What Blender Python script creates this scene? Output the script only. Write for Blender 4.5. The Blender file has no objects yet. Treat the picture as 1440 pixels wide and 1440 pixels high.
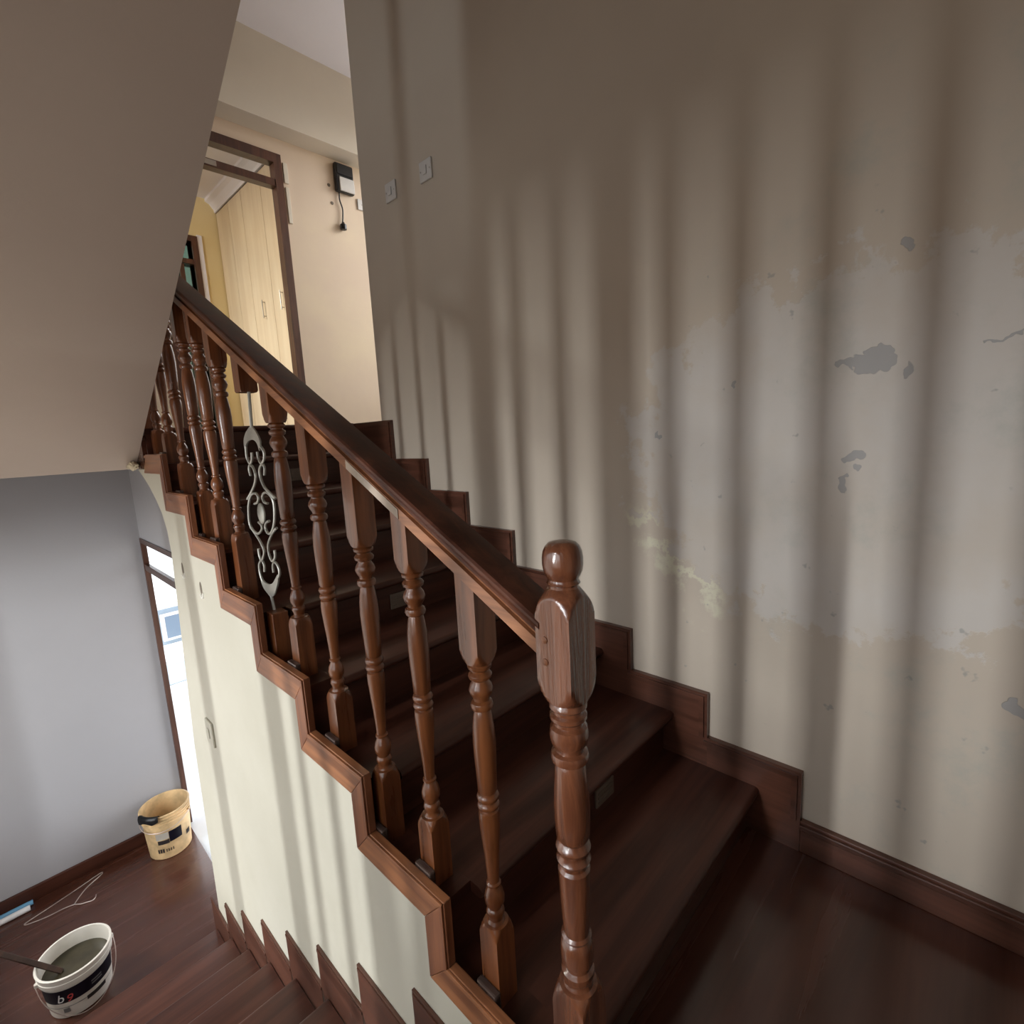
import bpy, bmesh, math, random
from mathutils import Vector, Matrix
random.seed(7)
scene = bpy.context.scene
COL = scene.collection

# ------------------------------------------------------------------ camera
yaw, pitch, roll = math.radians(46.148), math.radians(-8.888), math.radians(-3.02)
fwd = Vector((math.sin(yaw)*math.cos(pitch), math.cos(yaw)*math.cos(pitch), math.sin(pitch)))
rgt = Vector((math.cos(yaw), -math.sin(yaw), 0))
upv = rgt.cross(fwd)
r2 = rgt*math.cos(roll) + upv*math.sin(roll)
u2 = -rgt*math.sin(roll) + upv*math.cos(roll)
cam_data = bpy.data.cameras.new('camera')
cam = bpy.data.objects.new('camera', cam_data); COL.objects.link(cam)
M = Matrix.Identity(4)
for i in range(3):
    M[i][0], M[i][1], M[i][2] = r2[i], u2[i], -fwd[i]
M.translation = Vector((-1.5947, -0.5149, 1.3257))
cam.matrix_world = M
cam_data.sensor_fit = 'HORIZONTAL'; cam_data.sensor_width = 36
cam_data.lens = 714.56/1440*36
cam_data.clip_start = 0.02
scene.camera = cam

# ------------------------------------------------------------------ world, sun, window daylight
world = bpy.data.worlds.new('daylight'); scene.world = world
world.use_nodes = True
bg = world.node_tree.nodes['Background']
bg.inputs[1].default_value = 3.8
wt = world.node_tree
wtc = wt.nodes.new('ShaderNodeTexCoord'); wsx = wt.nodes.new('ShaderNodeSeparateXYZ'); wmr = wt.nodes.new('ShaderNodeMapRange'); wmx = wt.nodes.new('ShaderNodeMix')
wmx.data_type = 'RGBA'; wmr.interpolation_type = 'SMOOTHSTEP'
wmr.inputs[1].default_value = -.06; wmr.inputs[2].default_value = .06      # ground below the horizon, hazy bright sky above
wmx.inputs[6].default_value = (.48, .43, .385, 1); wmx.inputs[7].default_value = (.98, .98, 1.0, 1)
wt.links.new(wtc.outputs['Generated'], wsx.inputs[0]); wt.links.new(wsx.outputs[2], wmr.inputs[0])
wt.links.new(wmr.outputs[0], wmx.inputs[0]); wt.links.new(wmx.outputs[2], bg.inputs[0])
def daylight(name, loc, aim, sx, sy, power, color=(1, .98, .96)):
    d = bpy.data.lights.new(name, 'AREA'); d.shape = 'RECTANGLE'; d.size = sx; d.size_y = sy; d.energy = power; d.color = color
    o = bpy.data.objects.new(name, d); COL.objects.link(o); o.location = loc
    o.rotation_euler = (Vector(aim)-Vector(loc)).to_track_quat('-Z', 'Y').to_euler()
    return o
# bright strip of open sky between the neighbouring houses, seen through the barred stair window
daylight('sky_gap_offscreen', (-7.5, 1.0, 2.2), (-2.15, .4, 1.2), .19, 4.2, 375, (.97, .98, 1.0))
daylight('hall_boost_offscreen', (3.6, 2.5, 4.2), (.6, 3.8, 2.2), 1.2, 1.2, 110, (1, .97, .92))  # area lamp added to raise the hall brightness through its end window
# added area lamp strengthening the daylight through the bedroom window
daylight('bedroom_boost_offscreen', (-4.8, 5.3, 4.0), (.7, 4.9, 2.8), 1.2, 1.6, 400, (1, .95, .86))
def portal(name, loc, direction, sx, sy):
    d = bpy.data.lights.new(name, 'AREA'); d.shape = 'RECTANGLE'; d.size = sx; d.size_y = sy
    d.cycles.is_portal = True
    o = bpy.data.objects.new(name, d); COL.objects.link(o); o.location = loc
    o.rotation_euler = Vector(direction).to_track_quat('-Z', 'Z').to_euler()
    return o
portal('stair_window_offscreen', (-2.36, .2, .78), (1, 0, 0), 1.9, 2.0)
portal('flight_added_window_offscreen', (-2.36, 1.74, .40), (1, 0, 0), 1.35, 2.4)  # sampling portal over the two added plain windows
portal('upper_window_offscreen', (-2.36, 1.68, 2.9), (1, 0, 0), 1.4, 1.1)
portal('lower_added_window_offscreen', (-2.36, 3.05, .1), (1, 0, 0), 1.1, 1.7)  # sampling portal over the added lower hall window
portal('bedroom_window_offscreen', (-2.36, 5.0, 3.0), (1, 0, 0), 1.7, 1.7)
portal('hall_window_offscreen', (1.98, 2.9, 2.85), (-1, 0, 0), 1.6, 2.3)
portal('door_daylight', (-0.75, 3.19, -0.35), (-1, 0, 0), 1.1, 2.3)
scene.view_settings.view_transform = 'Standard'
scene.view_settings.look = 'None'
scene.view_settings.gamma = 1
scene.view_settings.use_curve_mapping = False
scene.view_settings.exposure = 0.0

# ------------------------------------------------------------------ materials
class N:
    def __init__(s, name):
        s.m = bpy.data.materials.new(name); s.m.use_nodes = True
        s.t = s.m.node_tree; s.bsdf = s.t.nodes['Principled BSDF']
    def add(s, typ, **kw):
        n = s.t.nodes.new(typ)
        for k, v in kw.items(): setattr(n, k, v)
        return n
    def link(s, a, b): s.t.links.new(a, b)
    def val(s, sock, v):
        if isinstance(v, bpy.types.NodeSocket): s.link(v, sock)
        else: sock.default_value = v
    def math(s, op, a, b=0.0, c=None, clamp=False):
        n = s.add('ShaderNodeMath', operation=op, use_clamp=clamp)
        s.val(n.inputs[0], a); s.val(n.inputs[1], b)
        if c is not None: s.val(n.inputs[2], c)
        return n.outputs[0]
    def mix(s, f, a, b):
        n = s.add('ShaderNodeMix', data_type='RGBA')
        s.val(n.inputs[0], f); s.val(n.inputs[6], a); s.val(n.inputs[7], b)
        return n.outputs[2]
    def noise(s, vec, scale, detail=4, rough=.55, dist=0):
        n = s.add('ShaderNodeTexNoise'); n.inputs['Scale'].default_value = scale
        n.inputs['Detail'].default_value = detail; n.inputs['Roughness'].default_value = rough
        n.inputs['Distortion'].default_value = dist
        if vec is not None: s.link(vec, n.inputs['Vector'])
        return n
    def step(s, x, a, b):   # smooth 0..1 from a to b
        n = s.add('ShaderNodeMapRange', interpolation_type='SMOOTHSTEP')
        s.val(n.inputs[0], x); s.val(n.inputs[1], a); s.val(n.inputs[2], b)
        return n.outputs[0]
    def bump(s, h, strength, dist=.01):
        n = s.add('ShaderNodeBump'); n.inputs['Strength'].default_value = strength
        n.inputs['Distance'].default_value = dist
        s.link(h, n.inputs['Height']); s.link(n.outputs[0], s.bsdf.inputs['Normal'])
def rgb(c): return (c[0], c[1], c[2], 1)
MAT = {}
def plain(name, c, rough=.5, metal=0, var=.06, bump=.0, spec=.5):
    n = N(name); tc = n.add('ShaderNodeTexCoord')
    nz = n.noise(tc.outputs['Object'], 9, 5)
    f = n.step(nz.outputs[0], .3, .7)
    n.link(n.mix(f, rgb([x*(1-var) for x in c]), rgb([min(1, x*(1+var)) for x in c])), n.bsdf.inputs['Base Color'])
    n.bsdf.inputs['Roughness'].default_value = rough; n.bsdf.inputs['Metallic'].default_value = metal
    n.bsdf.inputs['Specular IOR Level'].default_value = spec
    if bump: n.bump(n.noise(tc.outputs['Object'], 60, 6).outputs[0], bump)
    MAT[name] = n.m; return n.m
def paint(name, c, c2, scale=1.2, rough=.75, bump=.12):
    n = N(name); g = n.add('ShaderNodeNewGeometry')
    a = n.noise(g.outputs['Position'], scale, 5, .6)
    col = n.mix(n.step(a.outputs[0], .35, .68), rgb(c), rgb(c2))
    b = n.noise(g.outputs['Position'], 55, 4)
    n.link(col, n.bsdf.inputs['Base Color']); n.bsdf.inputs['Roughness'].default_value = rough
    n.bsdf.inputs['Specular IOR Level'].default_value = .25
    n.bump(b.outputs[0], bump, .004)
    MAT[name] = n.m; return n.m
def wood(name, dark, light, axis, rough=.28, scale=1.0, coat=.35, bump=.10, wear=None, spec=.5):
    n = N(name); tc = n.add('ShaderNodeTexCoord'); oi = n.add('ShaderNodeObjectInfo')
    mp = n.add('ShaderNodeMapping')
    sc = [26*scale]*3; sc['xyz'.index(axis)] = 1.6*scale
    mp.inputs['Scale'].default_value = sc
    off = n.add('ShaderNodeVectorMath', operation='ADD'); n.link(tc.outputs['Object'], off.inputs[0])
    sv = n.add('ShaderNodeCombineXYZ')
    for i in range(3): n.link(n.math('MULTIPLY', oi.outputs['Random'], 7.3 + i*5), sv.inputs[i])
    n.link(sv.outputs[0], off.inputs[1]); n.link(off.outputs[0], mp.inputs['Vector'])
    a = n.noise(mp.outputs[0], 1.3, 6, .6, .6)
    b = n.noise(off.outputs[0], 2.2, 3)
    f = n.math('ADD', n.math('MULTIPLY', a.outputs[0], .72), n.math('MULTIPLY', b.outputs[0], .28))
    col = n.mix(n.step(f, .36, .66), rgb(dark), rgb(light))
    if wear:
        sp = n.noise(off.outputs[0], 14, 5, .7)
        col = n.mix(n.math('MULTIPLY', n.step(sp.outputs[0], .6, .75), .5), col, rgb(wear))
    n.link(col, n.bsdf.inputs['Base Color'])
    n.link(n.math('ADD', n.math('MULTIPLY', a.outputs[0], .18), rough-.09), n.bsdf.inputs['Roughness'])
    n.bsdf.inputs['Specular IOR Level'].default_value = spec
    n.bsdf.inputs['Coat Weight'].default_value = coat; n.bsdf.inputs['Coat Roughness'].default_value = .12
    n.bump(a.outputs[0], bump, .004)
    if coat >= 1: n.link(n.bsdf.inputs['Normal'].links[0].from_socket, n.bsdf.inputs['Coat Normal'])
    MAT[name] = n.m; return n.m

# turned mahogany, dark stained steps, varnished floor
wood('wood_turned', (.095, .027, .009), (.25, .084, .028), 'z', .30, 1.0, .5)
wood('wood_newel', (.11, .036, .017), (.23, .082, .037), 'z', .22, 1.2, 1.0, .6)
wood('wood_rail', (.050, .016, .009), (.115, .038, .019), 'y', .40, 1.0, .04, spec=.28)
wood('wood_fascia', (.15, .052, .022), (.37, .150, .062), 'y', .34, .8, .35)
wood('wood_fascia_up', (.14, .048, .022), (.31, .120, .055), 'z', .34, .8, .35)
wood('wood_step', (.045, .015, .009), (.082, .028, .017), 'x', .36, .7, .10, .05, spec=.3)
wood('wood_skirt', (.065, .024, .014), (.125, .047, .028), 'y', .34, .8, .3)
wood('wood_frame', (.05, .018, .010), (.11, .042, .024), 'z', .38, .8, .2)
wood('wood_floor', (.060, .020, .012), (.090, .031, .018), 'x', .26, .4, .35, .02)
wood('wood_stick', (.03, .012, .006), (.07, .03, .015), 'y', .6, 1, .0)
wood('wood_cupboard', (.70, .55, .37), (.78, .64, .45), 'z', .38, .35, .2, .03)

paint('paint_cream', (.50, .475, .39), (.54, .515, .43), 1.4)
paint('paint_pink', (.56, .45, .38), (.60, .49, .41), .9)
paint('paint_soffit', (.54, .45, .385), (.58, .49, .42), .8)
paint('paint_grey', (.40, .40, .42), (.43, .43, .45), .7)
paint('paint_hall', (.70, .57, .45), (.76, .64, .47), 1.0)
paint('paint_white', (.82, .79, .82), (.86, .83, .86), .8)
paint('paint_yellow', (.80, .63, .31), (.84, .68, .37), .8)
paint('paint_beam', (.70, .64, .54), (.75, .69, .58), .8)
paint('paint_back', (.54, .45, .385), (.58, .49, .42), .8)
paint('tile_outside', (.66, .72, .76), (.76, .80, .83), 1.5, .35, .02)
paint('wall_outside', (.80, .82, .84), (.86, .87, .88), 1.5, .7, .02)
paint('facade_blue', (.34, .43, .52), (.40, .49, .58), 1.5, .6, .02)
paint('facade_dark', (.16, .22, .30), (.20, .27, .35), 1.5, .4, .02)
plain('plastic_white', (.78, .75, .68), .35, 0, .05)
plain('plastic_cream', (.70, .52, .30), .40, 0, .16)
plain('plastic_stained', (.66, .47, .25), .42, 0, .28)
plain('plastic_black', (.012, .012, .014), .35)
plain('label_dark', (.012, .012, .028), .35)
plain('label_grey', (.35, .36, .36), .5)
plain('print_dark', (.06, .05, .05), .5)
plain('print_white', (.8, .8, .8), .5)
plain('print_red', (.55, .08, .08), .5)
plain('dirty_water', (.050, .042, .024), .12, 0, .2)
plain('metal_silver', (.46, .46, .42), .45, .7, .2, .3)
plain('metal_clip', (.09, .06, .05), .22, .3)
plain('metal_wire', (.62, .52, .48), .35, .6)
plain('metal_bar', (.05, .05, .055), .5, .2)
plain('metal_handle', (.45, .42, .38), .3, .8)
plain('rod_blue', (.16, .38, .58), .35)
plain('rod_white', (.78, .78, .78), .4)
plain('plate_grey', (.16, .12, .09), .4)
plain('switch_white', (.62, .60, .58), .35)
plain('filler_pale', (.36, .29, .23), .7, 0, .35, .2)
plain('hole_dark', (.16, .13, .10), .8)
plain('filler_white', (.70, .68, .62), .8)
plain('concrete_raw', (.55, .48, .34), .9, 0, .2, .4)

def glass(name, c, fac):
    n = N(name); tr = n.add('ShaderNodeBsdfTransparent'); gl = n.add('ShaderNodeBsdfGlossy')
    tr.inputs[0].default_value = rgb(c); gl.inputs['Roughness'].default_value = .03
    mx = n.add('ShaderNodeMixShader'); mx.inputs[0].default_value = fac
    n.link(tr.outputs[0], mx.inputs[1]); n.link(gl.outputs[0], mx.inputs[2])
    n.link(mx.outputs[0], n.t.nodes['Material Output'].inputs['Surface'])
    MAT[name] = n.m
glass('glass_clear', (.97, .98, .98), .04)
glass('glass_tint', (.45, .47, .48), .05)
glass('glass_green', (.17, .22, .19), .04)
def frosted():
    n = N('glass_frosted'); n.bsdf.inputs['Base Color'].default_value = (.86, .84, .74, 1)
    n.bsdf.inputs['Transmission Weight'].default_value = .55; n.bsdf.inputs['Roughness'].default_value = .6
    tc = n.add('ShaderNodeTexCoord'); n.bump(n.noise(tc.outputs['Object'], 90).outputs[0], .3, .003)
    MAT['glass_frosted'] = n.m
frosted()

def stair_wall_material():
    n = N('paint_peeling'); g = n.add('ShaderNodeNewGeometry'); P = g.outputs['Position']
    nd = n.noise(P, 5.0, 6, .62)
    sub = n.add('ShaderNodeVectorMath', operation='SUBTRACT'); n.link(nd.outputs['Color'], sub.inputs[0])
    sub.inputs[1].default_value = (.5, .5, .5)
    sc = n.add('ShaderNodeVectorMath', operation='SCALE'); n.link(sub.outputs[0], sc.inputs[0]); sc.inputs['Scale'].default_value = .13
    ad = n.add('ShaderNodeVectorMath', operation='ADD'); n.link(P, ad.inputs[0]); n.link(sc.outputs[0], ad.inputs[1])
    sx = n.add('ShaderNodeSeparateXYZ'); n.link(ad.outputs[0], sx.inputs[0]); y, z = sx.outputs[1], sx.outputs[2]
    s0 = n.add('ShaderNodeSeparateXYZ'); n.link(P, s0.inputs[0]); z0 = s0.outputs[2]
    big = n.noise(P, .9, 4, .6)
    base = n.mix(n.step(big.outputs[0], .3, .7), rgb((.54, .465, .385)), rgb((.59, .515, .425)))
    # worn patch where the top coat has flaked off, an irregular island with a ragged edge
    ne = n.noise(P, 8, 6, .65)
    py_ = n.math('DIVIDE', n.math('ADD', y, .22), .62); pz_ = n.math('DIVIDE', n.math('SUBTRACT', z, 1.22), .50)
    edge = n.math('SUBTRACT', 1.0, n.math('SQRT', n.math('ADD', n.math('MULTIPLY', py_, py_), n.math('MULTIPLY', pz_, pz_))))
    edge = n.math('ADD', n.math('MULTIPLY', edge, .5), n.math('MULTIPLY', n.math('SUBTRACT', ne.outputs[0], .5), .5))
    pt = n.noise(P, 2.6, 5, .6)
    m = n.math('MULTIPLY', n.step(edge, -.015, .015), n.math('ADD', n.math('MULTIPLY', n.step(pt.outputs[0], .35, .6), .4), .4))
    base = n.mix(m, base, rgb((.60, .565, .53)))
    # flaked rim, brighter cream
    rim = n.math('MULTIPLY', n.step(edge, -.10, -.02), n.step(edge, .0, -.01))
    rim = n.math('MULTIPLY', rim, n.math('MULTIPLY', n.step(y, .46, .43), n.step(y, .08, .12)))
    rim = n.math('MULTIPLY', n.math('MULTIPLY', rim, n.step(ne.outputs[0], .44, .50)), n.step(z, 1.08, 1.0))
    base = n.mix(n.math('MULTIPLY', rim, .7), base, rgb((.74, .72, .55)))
    # greenish-grey damp
    dp = n.noise(P, 3.3, 6, .7)
    dm = n.math('MULTIPLY', n.step(dp.outputs[0], .5, .72), n.step(y, .35, -.25))
    base = n.mix(n.math('MULTIPLY', dm, .5), base, rgb((.40, .42, .38)))
    sp = n.noise(P, 17, 3, .6)
    sm = n.math('MULTIPLY', n.step(sp.outputs[0], .67, .73), n.step(y, .45, .2))
    sm = n.math('MULTIPLY', sm, n.step(z, 1.95, 1.75))
    base = n.mix(n.math('MULTIPLY', sm, .55), base, rgb((.27, .27, .26)))
    # exposed grey plaster patches
    pm = None
    nf = n.noise(P, 13, 3, .6); sf = n.add('ShaderNodeVectorMath', operation='SUBTRACT'); n.link(nf.outputs['Color'], sf.inputs[0]); sf.inputs[1].default_value = (.5, .5, .5)
    sg = n.add('ShaderNodeVectorMath', operation='SCALE'); n.link(sf.outputs[0], sg.inputs[0]); sg.inputs['Scale'].default_value = .11
    ag = n.add('ShaderNodeVectorMath', operation='ADD'); n.link(P, ag.inputs[0]); n.link(sg.outputs[0], ag.inputs[1])
    sh = n.add('ShaderNodeSeparateXYZ'); n.link(ag.outputs[0], sh.inputs[0]); y, z = sh.outputs[1], sh.outputs[2]
    for (yc, zc, ry, rz) in ((-.262, 1.452, .030, .028), (-.283, 1.480, .017, .028), (-.225, 1.455, .014, .012), (-.292, 1.440, .016, .016), (-.356, 1.412, .019, .021),
                             (-.238, 1.214, .030, .013), (-.223, 1.134, .010, .022), (-.25, 1.18, .008, .006), (-.52, 1.47, .035, .004),
                             (.05, 1.42, .008, .010), (.315, 1.30, .007, .008), (-.6, .62, .03, .02), (-.33, 1.72, .014, .018)):
        a = n.math('DIVIDE', n.math('SUBTRACT', y, yc), ry); b = n.math('DIVIDE', n.math('SUBTRACT', z, zc), rz)
        d = n.math('ADD', n.math('MULTIPLY', a, a), n.math('MULTIPLY', b, b))
        k = n.step(d, 1.15, .85)
        pm = k if pm is None else n.math('MAXIMUM', pm, k)
    base = n.mix(n.math('MULTIPLY', pm, .8), base, rgb((.34, .335, .335)))
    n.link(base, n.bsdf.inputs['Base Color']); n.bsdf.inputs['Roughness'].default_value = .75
    n.bsdf.inputs['Specular IOR Level'].default_value = .2
    h = n.math('SUBTRACT', n.math('MULTIPLY', n.noise(P, 60, 4).outputs[0], .12), n.math('ADD', pm, n.math('MULTIPLY', m, .5)))
    n.bump(h, .35, .006)
    MAT['paint_peeling'] = n.m
stair_wall_material()

# ------------------------------------------------------------------ mesh helpers
def link_mesh(name, bm, mat, parent=None, smooth=None):
    bmesh.ops.recalc_face_normals(bm, faces=bm.faces[:])
    me = bpy.data.meshes.new(name); bm.to_mesh(me); bm.free()
    if me.vertices:
        xs = [v.co for v in me.vertices]
        c = Vector([(min(v[i] for v in xs)+max(v[i] for v in xs))/2 for i in range(3)])
        me.transform(Matrix.Translation(-c))
    else: c = Vector()
    me.materials.append(MAT[mat])
    o = bpy.data.objects.new(name, me); COL.objects.link(o); o.location = c
    if parent is not None:
        o.parent = parent
        o.matrix_parent_inverse = Matrix.Translation(world_loc(parent)).inverted()
    if smooth:
        me.polygons.foreach_set('use_smooth', [True]*len(me.polygons)); me.set_sharp_from_angle(angle=math.radians(smooth))
    return o
def world_loc(o):
    # every object carries only a translation, and a child's location is already in world space
    return o.location.copy()
def box(bm, x0, x1, y0, y1, z0, z1):
    v = [bm.verts.new(p) for p in ((x0,y0,z0),(x1,y0,z0),(x1,y1,z0),(x0,y1,z0),(x0,y0,z1),(x1,y0,z1),(x1,y1,z1),(x0,y1,z1))]
    f = [bm.faces.new([v[i] for i in q]) for q in ((0,3,2,1),(4,5,6,7),(0,1,5,4),(1,2,6,5),(2,3,7,6),(3,0,4,7))]
    return v, f
def bx(x0, x1, y0, y1, z0, z1, bevel=0, seg=2):
    bm = bmesh.new(); box(bm, x0, x1, y0, y1, z0, z1)
    if bevel: bmesh.ops.bevel(bm, geom=bm.edges[:], offset=bevel, segments=seg, affect='EDGES', profile=.5)
    return bm
def prism_x(poly, x0, x1, bevel=0):     # polygon in (y, z) extruded along x
    bm = bmesh.new()
    a = [bm.verts.new((x0, y, z)) for y, z in poly]; b = [bm.verts.new((x1, y, z)) for y, z in poly]
    bm.faces.new(a); bm.faces.new(b[::-1])
    for i in range(len(poly)):
        j = (i+1) % len(poly); bm.faces.new((a[i], b[i], b[j], a[j]))
    if bevel: bmesh.ops.bevel(bm, geom=bm.edges[:], offset=bevel, segments=2, affect='EDGES', profile=.5)
    return bm
def sweep_line(sec, p0, p1):            # section in (x, z) carried from p0 to p1 (along y mostly)
    bm = bmesh.new()
    a = [bm.verts.new((p0[0]+x, p0[1], p0[2]+z)) for x, z in sec]; b = [bm.verts.new((p1[0]+x, p1[1], p1[2]+z)) for x, z in sec]
    bm.faces.new(a); bm.faces.new(b[::-1])
    for i in range(len(sec)):
        j = (i+1) % len(sec); bm.faces.new((a[i], b[i], b[j], a[j]))
    return bm
def lathe(prof, cx, cy, seg=40, sq=None, close=True, bm=None):
    # prof: list of (z, r) or (z, r, half_square); sq clips the round to a square section
    bm = bm or bmesh.new(); rings = []
    for row in prof:
        z, r = row[0], row[1]; h = row[2] if len(row) > 2 else sq
        ring = []
        for k in range(seg):
            t = 2*math.pi*k/seg; rr = r
            if h: rr = min(r, h/max(abs(math.cos(t)), abs(math.sin(t))))
            ring.append(bm.verts.new((cx+rr*math.cos(t), cy+rr*math.sin(t), z)))
        rings.append(ring)
    for a, b in zip(rings, rings[1:]):
        for k in range(seg): bm.faces.new((a[k], a[(k+1) % seg], b[(k+1) % seg], b[k]))
    if close:
        bm.faces.new(rings[0][::-1]); bm.faces.new(rings[-1])
    return bm
def smooth_pts(pts, n=6):
    P = [Vector(p) for p in pts]; out = []
    for i in range(len(P)-1):
        p0 = P[max(i-1, 0)]; p1 = P[i]; p2 = P[i+1]; p3 = P[min(i+2, len(P)-1)]
        for k in range(n):
            t = k/n
            out.append(.5*((2*p1)+(-p0+p2)*t+(2*p0-5*p1+4*p2-p3)*t*t+(-p0+3*p1-3*p2+p3)*t**3))
    out.append(P[-1]); return out
def tube(pts, r, seg=8, bm=None, smooth=True, n=6):
    bm = bm or bmesh.new(); P = smooth_pts(pts, n) if smooth else [Vector(p) for p in pts]
    prev = None; nrm = None
    for i, p in enumerate(P):
        t = (P[min(i+1, len(P)-1)]-P[max(i-1, 0)]).normalized()
        if nrm is None:
            nrm = t.orthogonal().normalized()
        else:
            nrm = (nrm - t*nrm.dot(t)).normalized()
        b = t.cross(nrm)
        ring = [bm.verts.new(p+r*(math.cos(2*math.pi*k/seg)*nrm+math.sin(2*math.pi*k/seg)*b)) for k in range(seg)]
        if prev:
            for k in range(seg): bm.faces.new((prev[k], prev[(k+1) % seg], ring[(k+1) % seg], ring[k]))
        else: bm.faces.new(ring[::-1])
        prev = ring
    bm.faces.new(prev); return bm
def thing(name, label, cat, loc, group=None):
    o = bpy.data.objects.new(name, None); COL.objects.link(o); o.location = loc; o.empty_display_size = .05
    return tag(o, label, cat, group)
def tag(o, label, cat, group=None):
    o['label'] = label; o['category'] = cat
    if group: o['group'] = group
    return o
def struct(name, bm, mat, label, parent=None, smooth=None):
    o = link_mesh(name, bm, mat, parent, smooth)
    o['kind'] = 'structure'; o['label'] = label
    return o
def struct_empty(name, label, loc):
    o = bpy.data.objects.new(name, None); COL.objects.link(o); o.location = loc; o.empty_display_size = .05
    o['kind'] = 'structure'; o['label'] = label
    return o
part = link_mesh
def wall_x(x0, x1, ya, yb, za, zb, openings):   # slab with rectangular openings (y0,y1,z0,z1)
    bm = bmesh.new(); ys = sorted({ya, yb, *[v for o in openings for v in o[:2]]})
    for a, b in zip(ys, ys[1:]):
        holes = sorted([(o[2], o[3]) for o in openings if o[0] <= a+1e-6 and o[1] >= b-1e-6])
        z = za
        for h0, h1 in holes:
            if h0 > z+1e-6: box(bm, x0, x1, a, b, z, h0)
            z = h1
        if z < zb-1e-6: box(bm, x0, x1, a, b, z, zb)
    return bm
def wall_y(y0, y1, xa, xb, za, zb, openings):
    bm = bmesh.new(); xs = sorted({xa, xb, *[v for o in openings for v in o[:2]]})
    for a, b in zip(xs, xs[1:]):
        holes = sorted([(o[2], o[3]) for o in openings if o[0] <= a+1e-6 and o[1] >= b-1e-6])
        z = za
        for h0, h1 in holes:
            if h0 > z+1e-6: box(bm, a, b, y0, y1, z, h0)
            z = h1
        if z < zb-1e-6: box(bm, a, b, y0, y1, z, zb)
    return bm

# ------------------------------------------------------------------ dimensions
G, R_ = .29, .1589          # going and rise of the upper flight
NR = 9                      # risers to the upper floor
FZ = NR*R_                  # upper floor level
LZ = -9*R_                  # lower floor level
XL = -2.15                  # stairwell outer wall
XW = -1.045                 # cream side wall face
GL = .290                   # going of the lower flight
def low_nose(m): return .673+GL*(m-2)

# ------------------------------------------------------------------ room shell
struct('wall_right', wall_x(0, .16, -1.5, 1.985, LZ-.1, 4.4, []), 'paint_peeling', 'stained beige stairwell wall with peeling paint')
WIN_A = (-.70, .62, .62, 1.75); WIN_A1 = (.65, 1.10, -.20, 1.75); ADDED_WIN_A2 = (1.13, 1.74, -.75, 1.58); ADDED_WIN_A3 = (1.77, 2.38, -.75, 1.14); WIN_C = (1.06, 2.30, 2.40, 3.40); ADDED_WIN_B = (2.60, 3.50, -.90, .95); WIN_D = (4.25, 5.75, 2.25, 3.75)
struct('wall_left', wall_x(XL-.16, XL, -1.5, 6.5, LZ-.1, 4.5, [WIN_A, WIN_A1, ADDED_WIN_A2, ADDED_WIN_A3, ADDED_WIN_B, WIN_C, WIN_D]), 'paint_back', 'outer stairwell wall with barred windows')
struct('wall_back', bx(XL, 0, -1.5, -1.35, -.2, 2.9), 'paint_back', 'wall behind the half landing')
struct('wall_back_upper', bx(XL, 0, -.16, 0, 2.9, 4.4), 'paint_back', 'wall above the landing overhead')
struct('ceiling_landing', bx(XL, 0, -1.35, .0, 2.70, 2.9), 'paint_soffit', 'underside of the landing overhead')
# sloping underside of the flight going up overhead
SL = .5655
soff = [(2.545, 1.245), (0.0, 1.245+SL*2.545), (0.0, 1.245+SL*2.545+.26), (2.62, 1.43), (2.75, 1.43), (2.75, 1.245)]
struct('ceiling_soffit', prism_x(soff, XL, -1.055), 'paint_soffit', 'smooth sloping plastered underside of the flight overhead')
bm = bx(XL, -1.055, 2.75, 3.80, 1.245, FZ); box(bm, -1.055, 1.8, 2.335, 3.80, 1.245, FZ-.03)
struct('floor_upper', bm, 'wood_floor', 'upper floor slab at the top of the stairs')
struct('ceiling_upper', bx(XL, 1.8, 0, 3.95, 4.30, 4.5), 'paint_white', 'white ceiling over the upper hall')
struct('wall_far_upper', wall_y(3.80, 3.87, XL, 1.8, FZ-.2, 4.3, [(-.50, .42, FZ-.2, 3.585)]), 'paint_hall', 'upper hall wall with doorway, pinkish cream paint')
struct('trim_1', bx(XL, 1.8, 3.60, 3.80, 3.72, 4.30), 'paint_beam', 'deep plastered beam across the upper hall')
struct('wall_hall_end', wall_x(1.8, 1.95, 1.985, 3.95, 1.2, 4.5, [(2.15, 3.6, 1.75, 3.95)]), 'paint_hall', 'end wall of the upper hall with a window')
struct('wall_hall_near', bx(.16, 1.95, 1.84, 1.985, 1.2, 4.5), 'paint_hall', 'upper hall wall beside the stair head')
# bedroom beyond the upper doorway
struct('floor_bedroom', bx(XL, 1.4, 3.80, 6.35, FZ-.2, FZ-.005), 'wood_floor', 'bedroom floor')
struct('ceiling_bedroom', bx(XL, 1.4, 3.87, 6.35, 4.12, 4.3), 'paint_white', 'white bedroom ceiling')
struct('wall_bedroom_far', wall_y(6.2, 6.35, XL, 1.4, FZ, 4.12, [(-.30, .44, FZ, 3.62)]), 'paint_yellow', 'yellow painted bedroom wall')
struct('wall_bedroom_side', bx(1.3, 1.4, 3.87, 6.2, FZ, 4.12), 'paint_yellow', 'bedroom wall behind the cupboards')
# cornice along cupboards
sec = [(0, 0), (0, -.13), (-.015, -.13), (-.02, -.10), (-.06, -.05), (-.10, -.03), (-.10, 0)]
struct('trim_2', sweep_line(sec, (.74, 3.95, 4.12), (.74, 6.2, 4.12)), 'paint_white', 'white moulded cornice over the cupboards')
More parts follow.
